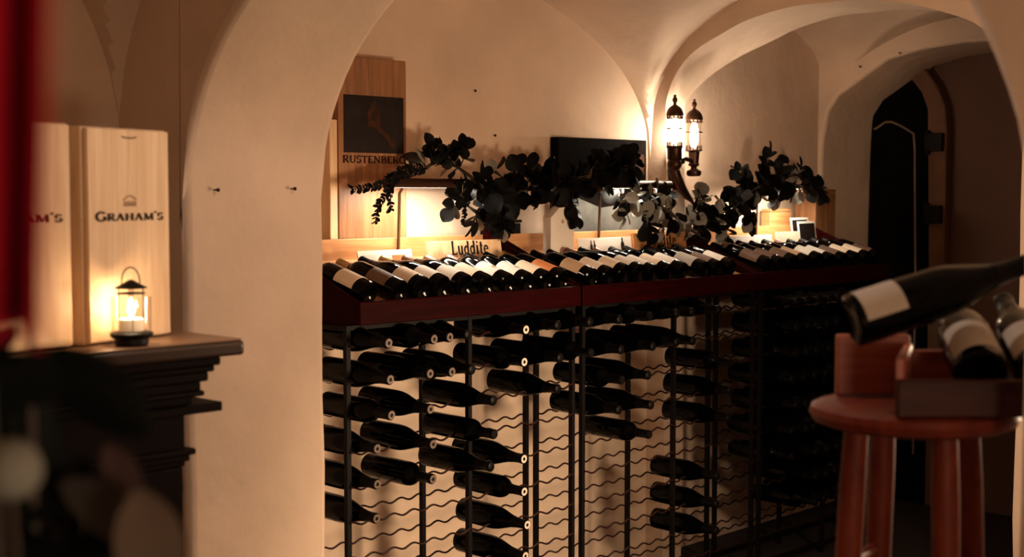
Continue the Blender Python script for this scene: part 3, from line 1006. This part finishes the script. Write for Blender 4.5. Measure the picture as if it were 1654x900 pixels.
# ------------------------------------------------------------------ twin lantern wall lamp
t = thing('wall_lantern', 'twin bronze wall lantern with two glowing glass chimneys on the arch corner', 'wall lamp', (4.862, 3.655, 1.445))
obj('back_plate', boxm(-.035, .035, -.012, -.001, -.06, .13), M['bronze'], t, bevel=.004)
bm = bmesh.new()
tube(bm, [(0, -.01, .06), (0, -.03, .05), (0, -.055, .065)], .009, 10)
tube(bm, [(-.068, -.058, .065), (0, -.058, .075), (.068, -.058, .065)], .009, 10)
obj('arm', bm, M['bronze'], t)
bm = bmesh.new()          # scrolled tail under the lamp
tube(bm, [(-.05, -.03, .06), (-.035, -.04, .0), (.0, -.045, -.05), (.04, -.045, -.085), (.075, -.04, -.10), (.10, -.04, -.125)], [.022, .024, .020, .015, .010, .004], 10)
obj('scroll', bm, M['bronze'], t)
for s, dz in ((-1, .012), (1, 0)):
    cx = -.068 if s < 0 else .068
    off = Matrix.Translation((cx, -.058, dz))
    bm = bmesh.new()
    if s > 0:
        lathe(bm, [(.012, 0), (.027, .002), (.032, .012), (.030, .024), (.014, .032), (.012, .040), (.022, .046), (.024, .052), (.020, .056), (.024, .104), (.036, .108), (.036, .114), (.012, .116)], 22, off)
    else:
        lathe(bm, [(.008, .010), (.022, .016), (.030, .030), (.030, .048), (.026, .055), (.030, .06), (.032, .104), (.036, .108), (.036, .114), (.012, .116)], 22, off)
    h = obj('lantern_base', bm, M['bronze'], t)
    bm = bmesh.new()
    for k in range(12):
        a = 2 * PI * k / 12
        box(bm, -.002, .002, -.002, .002, .114, .132, off @ Matrix.Translation((.031 * math.cos(a), .031 * math.sin(a), 0)))
    obj('gallery', bm, M['bronze'], h)
    bm = bmesh.new()
    lathe(bm, [(.029, .118), (.029, .236)], 24, off, cap=False)
    tag(obj('glass_chimney', bm, M['lamp_glass'], t), 'clear glowing glass chimney')
    bm = bmesh.new()
    lathe(bm, [(.002, .120), (.012, .126), (.018, .150), (.018, .195), (.011, .222), (.002, .228)], 16, off)
    tag(obj('bulb', bm, M['sconce_glow'], t), 'glowing bulb')
    bm = bmesh.new()
    for k in range(28):
        a0, a1 = 2 * PI * k / 28, 2 * PI * (k + 1) / 28
        tube(bm, [(cx + .0335 * math.cos(a0), -.058 + .0335 * math.sin(a0), .186 + dz), (cx + .0335 * math.cos(a1), -.058 + .0335 * math.sin(a1), .186 + dz)], .003, 6)
    obj('guard_ring', bm, M['bronze'], t)
    bm = bmesh.new()
    lathe(bm, [(.028, .234), (.036, .238), (.037, .246), (.034, .256), (.030, .266), (.022, .275), (.013, .281), (.007, .285), (.006, .293), (.0105, .300), (.0105, .309), (.005, .317), (.007, .323), (.0, .329)], 22, off)
    cpn = obj('cap', bm, M['bronze'], t)
    bm = bmesh.new()
    for k in range(12):
        a = 2 * PI * k / 12
        box(bm, -.0022, .0022, -.0022, .0022, .226, .240, off @ Matrix.Translation((.032 * math.cos(a), .032 * math.sin(a), 0)))
    obj('cap_fringe', bm, M['bronze'], cpn)


# ------------------------------------------------------------------ eucalyptus garlands
def leaf(bm, p, d, nrm, L, W, cup=.18):
    d = d.normalized()
    n = (nrm - d * nrm.dot(d))
    if n.length < 1e-4:
        n = d.orthogonal()
    n.normalize()
    sdir = d.cross(n)
    rows = []
    for i in range(7):
        u = i / 6
        w = W * math.sin(PI * min(1, u * .94 + .03)) ** .62
        row = []
        for v in (-1, -.45, .45, 1):
            row.append(bm.verts.new(p + d * (L * u) + sdir * (w * v) + n * (cup * W * v * v - .22 * L * u * u)))
        rows.append(row)
    for a, b in zip(rows, rows[1:]):
        for k in range(3):
            bm.faces.new((a[k], a[k + 1], b[k + 1], b[k]))


def garland(label, path, sprays, seed, pale=0.0, dens=1.0, wisps=()):
    rr = random.Random(seed)
    t = thing('eucalyptus_garland', label, 'garland', path[0], 0, 'eucalyptus garlands along the shelf lamps')
    o = path[0]
    loc = [p - o for p in path]
    bm = bmesh.new()
    tube(bm, loc, [.006] * len(loc), 6)
    for s in sprays:
        tube(bm, [p - o for p in s], .0028, 5)
    obj('stem', bm, M['stem'], t)
    bm = bmesh.new()
    bp = bmesh.new()

    def put(p, d, size):
        L = size * rr.uniform(.8, 1.2)
        nr = Vector((rr.uniform(-1, 1), rr.uniform(-1.2, .2), rr.uniform(-.6, 1)))
        leaf(bp if rr.random() < pale else bm, p, d, nr, L, L * rr.uniform(.40, .54))

    for a, b in zip(loc, loc[1:]):
        n = max(2, int((b - a).length / .011 * dens))
        for i in range(n):
            p = a.lerp(b, i / n)
            ax = (b - a).normalized()
            q = Vector((rr.gauss(0, .35), rr.gauss(-.1, .8), rr.gauss(0, 1))).normalized()
            put(p + q * rr.uniform(0, .035), (q + ax * rr.uniform(-.6, .6)).normalized(), .064)
    for s in sprays:
        q = [p - o for p in s]
        for a, b in zip(q, q[1:]):
            n = max(1, int((b - a).length / .024))
            for i in range(n):
                p = a.lerp(b, (i + .5) / n)
                ax = (b - a).normalized()
                side = ax.cross(Vector((rr.uniform(-.4, .4), 1, rr.uniform(-.4, .4)))).normalized()
                for sg in (-1, 1):
                    put(p, (side * sg + ax * .7), .056)
        put(q[-1], q[-1] - q[-2], .05)
    for s in wisps:                       # thin twigs with tiny leaves
        q = [p - o for p in s]
        bt = bmesh.new()
        tube(bt, q, .0016, 5)
        for a, b in zip(q, q[1:]):
            n = max(1, int((b - a).length / .011))
            ax = (b - a).normalized()
            for i in range(n):
                side = ax.cross(Vector((rr.uniform(-.5, .5), 1, rr.uniform(-.5, .5)))).normalized()
                for sg in (-1, 1):
                    L = rr.uniform(.014, .024)
                    leaf(bt, a.lerp(b, (i + .5) / n), side * sg + ax * .8, Vector((rr.uniform(-1, 1), -1, rr.uniform(-1, 1))), L, L * .3)
        obj('twig', bt, M['leaf'], t)
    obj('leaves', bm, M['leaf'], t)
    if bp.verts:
        tag(obj('lit_leaves', bp, M['leaf_lit'], t), 'leaves with lamp light put into their paler colour')
    else:
        bp.free()


GY = 3.53


def pp(*pts, y=GY):
    return [on_wall(px, py, y + (d[0] if d else 0)) for px, py, *d in pts]


garland('eucalyptus garland over the left shelf lamp, from the brown wine case to the bare wall',
        pp((688, 272, .06), (696, 266, .06), (705, 262, .06), (735, 268, .05), (760, 285, .0), (785, 308, -.04), (800, 335, -.05)),
        [pp((700, 262, .05), (703, 248, .05), (698, 236, .05)), pp((745, 265), (752, 250), (749, 234)), pp((755, 300), (738, 322), (728, 338)),
         pp((790, 320), (770, 345), (762, 365)), pp((735, 265), (728, 258), (722, 250)), pp((770, 290), (790, 285), (802, 272)), pp((800, 330), (808, 350), (812, 372))],
        11, .10, 1.15, [pp((690, 272, .05), (668, 268, .05), (645, 276, .04), (628, 290, .02)), pp((688, 274, .05), (664, 281, .05), (642, 284, .04)), pp((648, 285), (625, 295), (600, 303), (568, 306)), pp((645, 288), (625, 312), (610, 335), (606, 360)), pp((640, 288), (630, 312), (632, 340)),
                         pp((760, 312), (752, 335), (748, 362))])
garland('dark middle eucalyptus garland sagging from the bare wall across the painting',
        pp((800, 322, -.02), (835, 312), (870, 299, -.03), (905, 294), (935, 288, -.02), (965, 282), (1000, 270, -.02), (1030, 268)),
        [pp((850, 315), (860, 290), (861, 268)), pp((885, 312), (890, 285), (894, 268)), pp((918, 315), (926, 338), (932, 352)), pp((835, 312), (832, 285), (838, 268)),
         pp((960, 280), (968, 262), (966, 256)), pp((820, 320), (812, 345), (815, 370)), pp((985, 275), (1000, 258), (1020, 252))], 23, .02, 1.5)
garland('pale lit eucalyptus garland hanging under the middle shelf lamp, below the wall lantern',
        pp((1000, 315), (1030, 318, -.03), (1060, 328), (1085, 345, -.03), (1110, 368), (1130, 380, -.02)),
        [pp((1010, 315), (1012, 335), (1008, 352)), pp((1045, 325), (1040, 350), (1046, 372)), pp((1075, 335), (1072, 360), (1060, 378)),
         pp((1115, 365), (1126, 335), (1136, 312)), pp((1130, 380), (1136, 398), (1140, 408)), pp((1040, 318), (1062, 312), (1085, 322))], 31, .55)
garland('dark right eucalyptus garland rising from the wall lantern to the corner by the end wall',
        pp((1130, 372), (1160, 350, -.03), (1185, 330), (1210, 310, -.02), (1235, 295), (1262, 292, -.02), (1290, 300), (1312, 300)),
        [pp((1235, 290), (1240, 262), (1243, 246)), pp((1255, 290), (1262, 270), (1268, 262)), pp((1215, 300), (1200, 285), (1190, 275)), pp((1165, 350), (1172, 375), (1178, 385)),
         pp((1200, 320), (1208, 345), (1212, 362)), pp((1285, 298), (1292, 280), (1293, 268)), pp((1300, 300), (1325, 300), (1332, 315)), pp((1145, 365), (1132, 340), (1136, 315)),
         pp((1262, 295), (1258, 315), (1250, 325))], 47, .10, 1.1)

# ------------------------------------------------------------------ mantelpiece with wine boxes and lantern
MZ = 1.10
MX0, MX1 = -.35, 1.623
MY0, MY1 = 2.237, 2.52
t = thing('mantelpiece', 'dark carved wooden mantelpiece with a thick moulded shelf against the pillar', 'mantelpiece', (0, 0, 0))
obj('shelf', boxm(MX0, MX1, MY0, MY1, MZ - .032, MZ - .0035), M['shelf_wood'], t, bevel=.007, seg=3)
tag(obj('shelf_top', boxm(MX0, MX1 - .004, MY0 + .004, MY1, MZ - .0034, MZ), M['lit_shelf_wood'], t, bevel=.002), 'thin shelf top, paler with light put into its colour')
# moulded cornice: profile stepping back under the shelf, mitred on the right-hand end
steps = [(.048, .010, .0325, .048), (.058, .016, .048, .060), (.068, .022, .060, .078), (.080, .030, .078, .096), (.074, .026, .096, .106), (.092, .040, .106, .122)]
bm = bmesh.new()
for ins, yi, a, b in steps:
    box(bm, MX0, MX1 - ins, MY0 + yi, MY1, MZ - b, MZ - a + .0008)
obj('cornice', bm, M['dark_wood'], t, bevel=.004)
obj('frieze', boxm(MX0, MX1 - .103, MY0 + .052, MY1, MZ - .24, MZ - .122), M['dark_wood'], t, bevel=.003)
obj('ledge', boxm(MX1 - .26, MX1 - .022, MY0 + .045, MY1 - .02, MZ - .142, MZ - .124), M['dark_wood'], t, bevel=.002)
bm = bmesh.new()
box(bm, MX0, MX1 - .086, MY0 + .040, MY1, MZ - .218, MZ - .206)
box(bm, MX0, MX1 - .096, MY0 + .046, MY1, MZ - .230, MZ - .218)
obj('lower_moulding', bm, M['dark_wood'], t, bevel=.003)
obj('pilaster', boxm(MX1 - .33, MX1 - .106, MY0 + .054, MY1, FZ, MZ - .24), M['dark_wood'], t, bevel=.004)
bm = bmesh.new()
lathe(bm, [(.012, -.05), (.020, -.03), (.022, 0), (.020, .03), (.012, .05)], 14, Matrix.Translation((MX1 - .112, MY0 + .085, MZ - .285)))
obj('rosette', bm, M['dark_wood'], t)
obj('lintel', boxm(MX0, MX1 - .33, MY0 + .07, MY1, MZ - .36, MZ - .24), M['dark_wood'], t, bevel=.003)
tag(obj('fire_surround', boxm(MX0, MX1 - .33, MY1 - .06, MY1, FZ, MZ - .36), M['firelight'], t), 'rusty red inner panel')
obj('left_pilaster', boxm(MX0, MX0 + .22, MY0 + .12, MY1, FZ, MZ - .38), M['dark_wood'], t, bevel=.004)


def wine_box(label, pa, pb, h, depth):
    pa, pb = Vector(pa), Vector(pb)
    d = pb - pa
    w = d.length
    mid = (pa + pb) / 2
    t = thing('wooden_wine_box', label, 'wine box', (mid.x, mid.y, MZ + .0006), math.atan2(d.y, d.x), 'pale wooden wine boxes on the mantelpiece')
    obj('carcass', boxm(-w / 2, w / 2, .011, depth, 0, h), M['pale_pine'], t, bevel=.002)
    obj('sliding_lid', boxm(-w / 2 + .006, w / 2 - .004, 0, .0105, .004, h - .003), M['pale_pine'], t, bevel=.0015)
    bm = bmesh.new()
    tube(bm, [(-.02, -.0006, h - .016), (-.01, -.0006, h - .018), (.01, -.0006, h - .018), (.02, -.0006, h - .016)], .0012, 6)
    obj('thumb_notch', bm, M['brand_ink'], t)
    o = obj('lettering', text_mesh("GRAHAM'S", w * .80, .0165, small=.80, track=.07, bold=1.35), M['ink'], t)
    o.location = (.0, -.0002, .226)
    bm = bmesh.new()         # small crown-like crest
    arcs = [(x, .012 + .013 * math.cos(x / .024 * 1.4)) for x in [-.024 + .048 * i / 10 for i in range(11)]]
    stroke(bm, arcs, .003, Matrix.Identity(4), .001)
    stroke(bm, [(-.024, .0), (.024, .0)], .0035, Matrix.Identity(4), .001)
    stroke(bm, [(-.022, .005), (.022, .005)], .002, Matrix.Identity(4), .001)
    for xx in (-.022, -.011, 0, .011, .022):
        stroke(bm, [(xx, .0), (xx * .9, .012)], .003, Matrix.Identity(4), .001)
    o = obj('crest', bm, M['case_wood'], t, smooth=0)
    o.scale = (.72, 1, .72)
    o.location = (0, -.0002, .254)
    return t


wine_box('pale wooden wine box lettered GRAHAM\'S standing directly behind the small lantern', (1.340, 2.322), (1.562, 2.392), .398, .10)
wine_box('pale wooden wine box further left on the mantelpiece, its lettering half hidden', (1.090, 2.291), (1.319, 2.333), .402, .10)

t = thing('candle_lantern', 'small black candle lantern with a wire loop on the mantelpiece', 'lantern', (1.408, 2.288, MZ + .0006))
bm = bmesh.new()
lathe(bm, [(.028, 0), (.031, .003), (.031, .012), (.036, .014), (.039, .018), (.039, .022), (.034, .025), (.020, .026)], 28)
obj('base', bm, M['iron'], t)
bm = bmesh.new()
lathe(bm, [(.0225, .026), (.0225, .046), (.021, .048)], 24)
obj('candle', bm, M['candle'], t)
bm = bmesh.new()
lathe(bm, [(.0015, .050), (.005, .056), (.0068, .064), (.004, .076), (.0005, .086)], 14)
tag(obj('flame', bm, M['flame'], t), 'glowing candle flame')
bm = bmesh.new()
lathe(bm, [(.036, .026), (.036, .088)], 32, cap=False)
tag(obj('glass_cylinder', bm, M['lamp_glass'], t), 'clear glass cylinder')
bm = bmesh.new()
for k in range(4):
    a = PI / 4 + PI / 2 * k + .35
    tube(bm, [(.0215 * math.cos(a), .0215 * math.sin(a), .024), (.0215 * math.cos(a), .0215 * math.sin(a), .104)], .0011, 6)
obj('wire_frame', bm, M['iron'], t)
bm = bmesh.new()
lathe(bm, [(.012, .0925), (.026, .0935), (.026, .0955), (.012, .0965)], 24)
obj('top_ring', bm, M['iron'], t)
bm = bmesh.new()
lathe(bm, [(.029, .1035), (.030, .105), (.016, .112), (.004, .119), (0, .120)], 28)
obj('roof', bm, M['iron'], t)
bm = bmesh.new()
ax = Vector((K, -S, 0))
pts = [ax * (.0165 * math.cos(PI * i / 14)) + Vector((0, 0, .116 + .026 * math.sin(PI * i / 14))) for i in range(15)]
pts = [ax * .0165 + Vector((0, 0, .108))] + pts + [ax * -.0165 + Vector((0, 0, .108))]
tube(bm, pts, .0014, 8)
obj('carry_loop', bm, M['iron'], t)

# ------------------------------------------------------------------ stool with a crate of bottles
SEAT_Z = 1.05
SF = 2.2 / 2.4        # plan scale of the stool group
sc = from_cam((1480 - 827) / F_PX * 2.2, 2.2, 0)
t = thing('bar_stool', 'tall round wooden bar stool carrying a small crate of wine', 'stool', sc)
bm = bmesh.new()
lathe(bm, [(.138, SEAT_Z - .032), (.154, SEAT_Z - .025), (.159, SEAT_Z - .014), (.156, SEAT_Z - .004), (.148, SEAT_Z), (.0, SEAT_Z)], 48)
obj('seat', bm, M['stool_wood'], t)


def cam_off(r, f):
    return Vector((r * K + f * S, -r * S + f * K, 0))


legs = [q * SF for q in (cam_off(-.108, -.02), cam_off(.026, -.105), cam_off(.106, .022), cam_off(-.026, .105))]
for q in legs:
    bm = bmesh.new()
    top, bot = q * .93, q * 1.45
    pts = [(top.x, top.y, SEAT_Z - .030), (top.x * .9 + bot.x * .1, top.y * .9 + bot.y * .1, SEAT_Z * .88), (bot.x * .6 + top.x * .4, bot.y * .6 + top.y * .4, SEAT_Z * .35), (bot.x, bot.y, FZ)]
    tube(bm, pts, [.019, .021, .019, .015], 14)
    obj('leg', bm, M['stool_wood'], t)
for i in range(4):
    for z in (.77, .34):
        a, b = legs[i], legs[(i + 1) % 4]
        k = .93 + .52 * (1 - z / SEAT_Z)
        bm = bmesh.new()
        zz = z + (.03 if i % 2 else 0)
        tube(bm, [(a.x * k, a.y * k, zz), (b.x * k, b.y * k, zz)], .0105, 10)
        obj('rung', bm, M['stool_wood'], t)

# crate in camera-aligned plan (right, forward)
CR = Matrix.Rotation(-YAW, 4, 'Z')
t = thing('bottle_crate', 'small open wooden crate on the round stool, holding three wine bottles', 'crate', mat=Matrix.Translation((0, 0, SEAT_Z)) @ CR)
CS = lambda *q: [v * SF if i < 4 else v for i, v in enumerate(q)]
obj('front_rail', boxm(*CS(.612, .86, 2.245, 2.262, .001, .056)), M['crate_dark'], t, bevel=.003)
obj('end_block', boxm(*CS(.572, .700, 2.49, 2.51, .0015, .100)), M['crate_wood'], t, bevel=.003)
bm = bmesh.new()
prism(bm, [(.613, 2.263), (.627, 2.262), (.703, 2.489), (.689, 2.489)], .0, 1, mtx=None)
for v in bm.verts:
    x, y, z = v.co
    v.co = Vector((x * SF, z * SF, .0015 + .085 * y))
tag(obj('side_board', bm, M['crate_wood'], t, bevel=.002))
bm = bmesh.new()
prism(bm, [(.628, 2.263), (.86, 2.263), (.86, 2.488), (.704, 2.488)], 0, 1)
for v in bm.verts:
    x, y, z = v.co
    v.co = Vector((x * SF, z * SF, .0015 + .010 * y))
obj('bottom_board', bm, M['crate_wood'], t)
obj('back_board', boxm(*CS(.702, .86, 2.49, 2.505, .0015, .075)), M['crate_wood'], t, bevel=.002)


def cam_dir(r, f, z):
    return Vector((r * K + f * S, -r * S + f * K, z))


bottle('large dark bottle with a pale label lying across the top of the stool crate', 'bottles in the stool crate',
       frame(from_cam((1376 - 827) / F_PX * 2.14, 2.14, 1.38 - 210 / F_PX * 2.14), cam_dir(1, .16, .30), cam_dir(-.35, -.55, .9)), 'burgundy', 'glass_dark', 'foil', 'paper_dim', (.012, .078, 62))
for px, fw, z, lb in ((1590, 2.105, 1.108, 'dark bottle with a cream oval label in the stool crate, nearest the large one'),
                      (1690, 2.105, 1.108, 'dark bottle with a cream label cut by the right picture edge, in the stool crate')):
    bottle(lb, 'bottles in the stool crate', frame(from_cam((px - 827) / F_PX * fw, fw, z), cam_dir(.12, .95, .30), cam_dir(0, -.35, 1)), 'burgundy', 'glass_dark', 'foil', 'paper_dim', (.02, .115, 70))

# ------------------------------------------------------------------ blurred things close to the camera at the left
t = thing('hanging_cloth', 'dark red blurred cloth hanging down at the left picture edge', 'cloth', from_cam(-.1595, .46, 1.33))
bm = bmesh.new()
cols = []
for i in range(25):
    u = i / 24
    r = -.09 + u * .104
    f = .016 * math.sin(u * 16) + .005 * math.sin(u * 37)
    col = []
    for jx in range(13):
        v = jx / 12
        p = cam_off(r * (1 + .05 * math.sin(v * 3)) + .008 * (v - .5), f * (.6 + .5 * (1 - v)))
        col.append(bm.verts.new((p.x, p.y, v * .26 + .004 * math.sin(u * 9))))
    cols.append(col)
for a, b in zip(cols, cols[1:]):
    for k in range(12):
        bm.faces.new((a[k], b[k], b[k + 1], a[k + 1]))
o = obj('drape', bm, M['red_cloth'], t)
sm = o.modifiers.new('thick', 'SOLIDIFY')
sm.thickness = .003
bm = bmesh.new()
a, b = cam_off(-.10, 0), cam_off(.022, 0)
tube(bm, [(a.x, a.y, .262), (b.x, b.y, .262)], .004, 8)
obj('hanging_rod', bm, M['iron'], t)

FB = from_cam(-.305, .90, 1.02)
t = thing('leafy_plant', 'dark blurred leafy plant in the lower left corner close to the camera', 'plant', (FB.x, FB.y, 0))
rr = random.Random(5)
bm = bmesh.new()
bs = bmesh.new()
for k in range(16):
    r0 = rr.uniform(-.08, .06)
    top = cam_off(rr.uniform(-.10, .022), rr.uniform(-.04, .04))
    zt = rr.uniform(1.20, 1.345) if top.dot(cam_off(1, 0)) < -.006 else rr.uniform(1.02, 1.18)
    root = cam_off(r0 * .3, 0)
    path = [Vector((root.x, root.y, .30)), Vector(((root.x * 2 + top.x) / 3, (root.y * 2 + top.y) / 3, .75)), Vector((top.x, top.y, zt))]
    tube(bs, path, [.006, .005, .002], 6)
    for i in range(26):
        u = .30 + .7 * i / 25
        p = path[0].lerp(path[1], min(1, u * 2)) if u < .5 else path[1].lerp(path[2], (u - .5) * 2)
        q = Vector((rr.gauss(0, 1), rr.gauss(0, 1), rr.gauss(.2, .8))).normalized()
        leaf(bm, p, q, Vector((rr.gauss(0, 1), rr.gauss(0, 1), 1)), rr.uniform(.06, .10), rr.uniform(.018, .03))
obj('stem', bs, M['stem'], t)
obj('leaves', bm, M['dark_leaf'], t)
for nm_, mt, pts in (('pale_leaf', 'pot', [((.087, .0, .73), (-.075, .0, .05), .085, .016)]), ('rusty_leaf', 'firelight', [((.040, .02, .795), (.035, 0, -.06), .042, .011)]),
                     ('broad_leaf', 'dry_leaf', [((.085, -.02, .705), (-.012, 0, .06), .068, .022)])):
    bm = bmesh.new()
    for (a_, f_, z_), (dr, df, dz), L_, W_ in pts:
        p = cam_off(a_, f_)
        d = cam_off(dr, df)
        p.z, d.z = z_ + .42, dz
        leaf(bm, p, d, cam_off(.2, -1) + Vector((0, 0, .35)), L_, W_)
    tag(obj(nm_, bm, M[mt], t), 'pale dry blurred leaf' if nm_ != 'rusty_leaf' else 'rust coloured blurred leaf')
bm = bmesh.new()
lathe(bm, [(.05, FZ), (.085, FZ + .01), (.11, .02), (.12, .30), (.125, .31), (.115, .315), (.108, .30), (.0, .29)], 28)
obj('pot', bm, M['iron'], t)

bc = from_cam((10 - 827) / F_PX * .80, .80, 1.38 - 452 / F_PX * .80)
t = thing('ball_ornament', 'pale grey blurred round ball in the lower left corner', 'ornament', bc)
bm = bmesh.new()
bmesh.ops.create_uvsphere(bm, u_segments=32, v_segments=20, radius=.0175)
for v in bm.verts:
    v.co *= 1 + .03 * noise.noise(v.co * 60)
obj('ball', bm, M['ball'], t)
bm = bmesh.new()
tube(bm, [(0, 0, -.016), (.004, .003, -.06), (-.002, .006, -.14), (-.01, .01, -.30)], .0018, 6)
obj('stalk', bm, M['stem'], t)
# ------------------------------------------------------------------ light
def point(name, loc, energy, col, r=.05):
    l = bpy.data.lights.new(name, 'POINT')
    l.energy = energy
    l.color = col
    l.shadow_soft_size = r
    o = bpy.data.objects.new(name, l)
    C.objects.link(o)
    o.location = loc
    return o


def area(name, loc, target, energy, col, sx, sy):
    l = bpy.data.lights.new(name, 'AREA')
    l.shape = 'RECTANGLE'
    l.size, l.size_y = sx, sy
    l.energy = energy
    l.color = col
    o = bpy.data.objects.new(name, l)
    C.objects.link(o)
    o.location = loc
    o.rotation_euler = (Vector(target) - Vector(loc)).to_track_quat('-Z', 'Y').to_euler()
    return o


WARM = (1.0, .70, .44)
# shaded pendant lamp in front of the mantelpiece: its shade cuts the light off above
sl = bpy.data.lights.new('pendant_light', 'SPOT')
sl.energy = 20
sl.color = (1.0, .83, .70)
sl.shadow_soft_size = .05
sl.spot_size = math.radians(150)
sl.spot_blend = .22
so = bpy.data.objects.new('pendant_light', sl)
C.objects.link(so)
so.location = (1.93, 1.6, 2.0)
point('bay_fill', (3.5, 1.1, 1.05), 92, (1.0, .72, .48), .12)  # unseen fill light, added to lift the walls of the bay
# added unseen spot, set low to brighten the racks and the wall behind them
fl = bpy.data.lights.new('rack_fill_light', 'SPOT')
fl.energy = 340
fl.color = (1.0, .72, .46)
fl.shadow_soft_size = .22
fl.spot_size = math.radians(60)
fl.spot_blend = .6
fo = bpy.data.objects.new('rack_fill_light', fl)
C.objects.link(fo)
fo.location = (3.7, .75, .80)
fo.rotation_euler = (Vector((3.15, 3.75, .08)) - fo.location).to_track_quat('-Z', 'Y').to_euler()
point('front_fill', (.5, -.6, 1.05), 46, (1.0, .74, .52), .15)  # fill light added behind the camera, no lamp stands there
for x0, x1 in ((3.165, 3.585), (4.25, 4.70), (5.34, 5.72)):
    area('shelf_lamp_light', ((x0 + x1) / 2, 3.553, 1.394), ((x0 + x1) / 2, 3.60, 1.0), 17.0, (1.0, .87, .70), x1 - x0 - .03, .015)
point('lantern_light_left', (4.794, 3.597, 1.615), 36.0, (1.0, .86, .70), .025)
point('lantern_light_right', (4.930, 3.597, 1.603), 48.0, (1.0, .86, .70), .025)
point('candle_light', (1.408, 2.288, MZ + .070), 2.2, (1.0, .70, .42), .013)

w = bpy.data.worlds.new('world')
bpy.context.scene.world = w
w.use_nodes = True
w.node_tree.nodes['Background'].inputs['Color'].default_value = (.02, .012, .008, 1)
w.node_tree.nodes['Background'].inputs['Strength'].default_value = 0.2

# ------------------------------------------------------------------ camera
cam = bpy.data.cameras.new('camera')
cam.sensor_width = 36
cam.lens = F_PX / 1654 * 36
cam.clip_start = .02
cam.dof.use_dof = True
cam.dof.focus_distance = 4.7
cam.dof.aperture_fstop = 4.0
co = bpy.data.objects.new('camera', cam)
C.objects.link(co)
co.location = (0, 0, CAM_H)
co.rotation_euler = (PI / 2 - PITCH, 0, -YAW)
sn = bpy.context.scene
sn.camera = co
vs = sn.view_settings
vs.view_transform = 'Standard'
vs.look = 'None'
vs.exposure = -0.38
vs.gamma = 1.0
vs.use_curve_mapping = False
sn.cycles.max_bounces = 6
sn.cycles.diffuse_bounces = 4
sn.cycles.use_denoising = True
sn.cycles.sample_clamp_indirect = 4.0
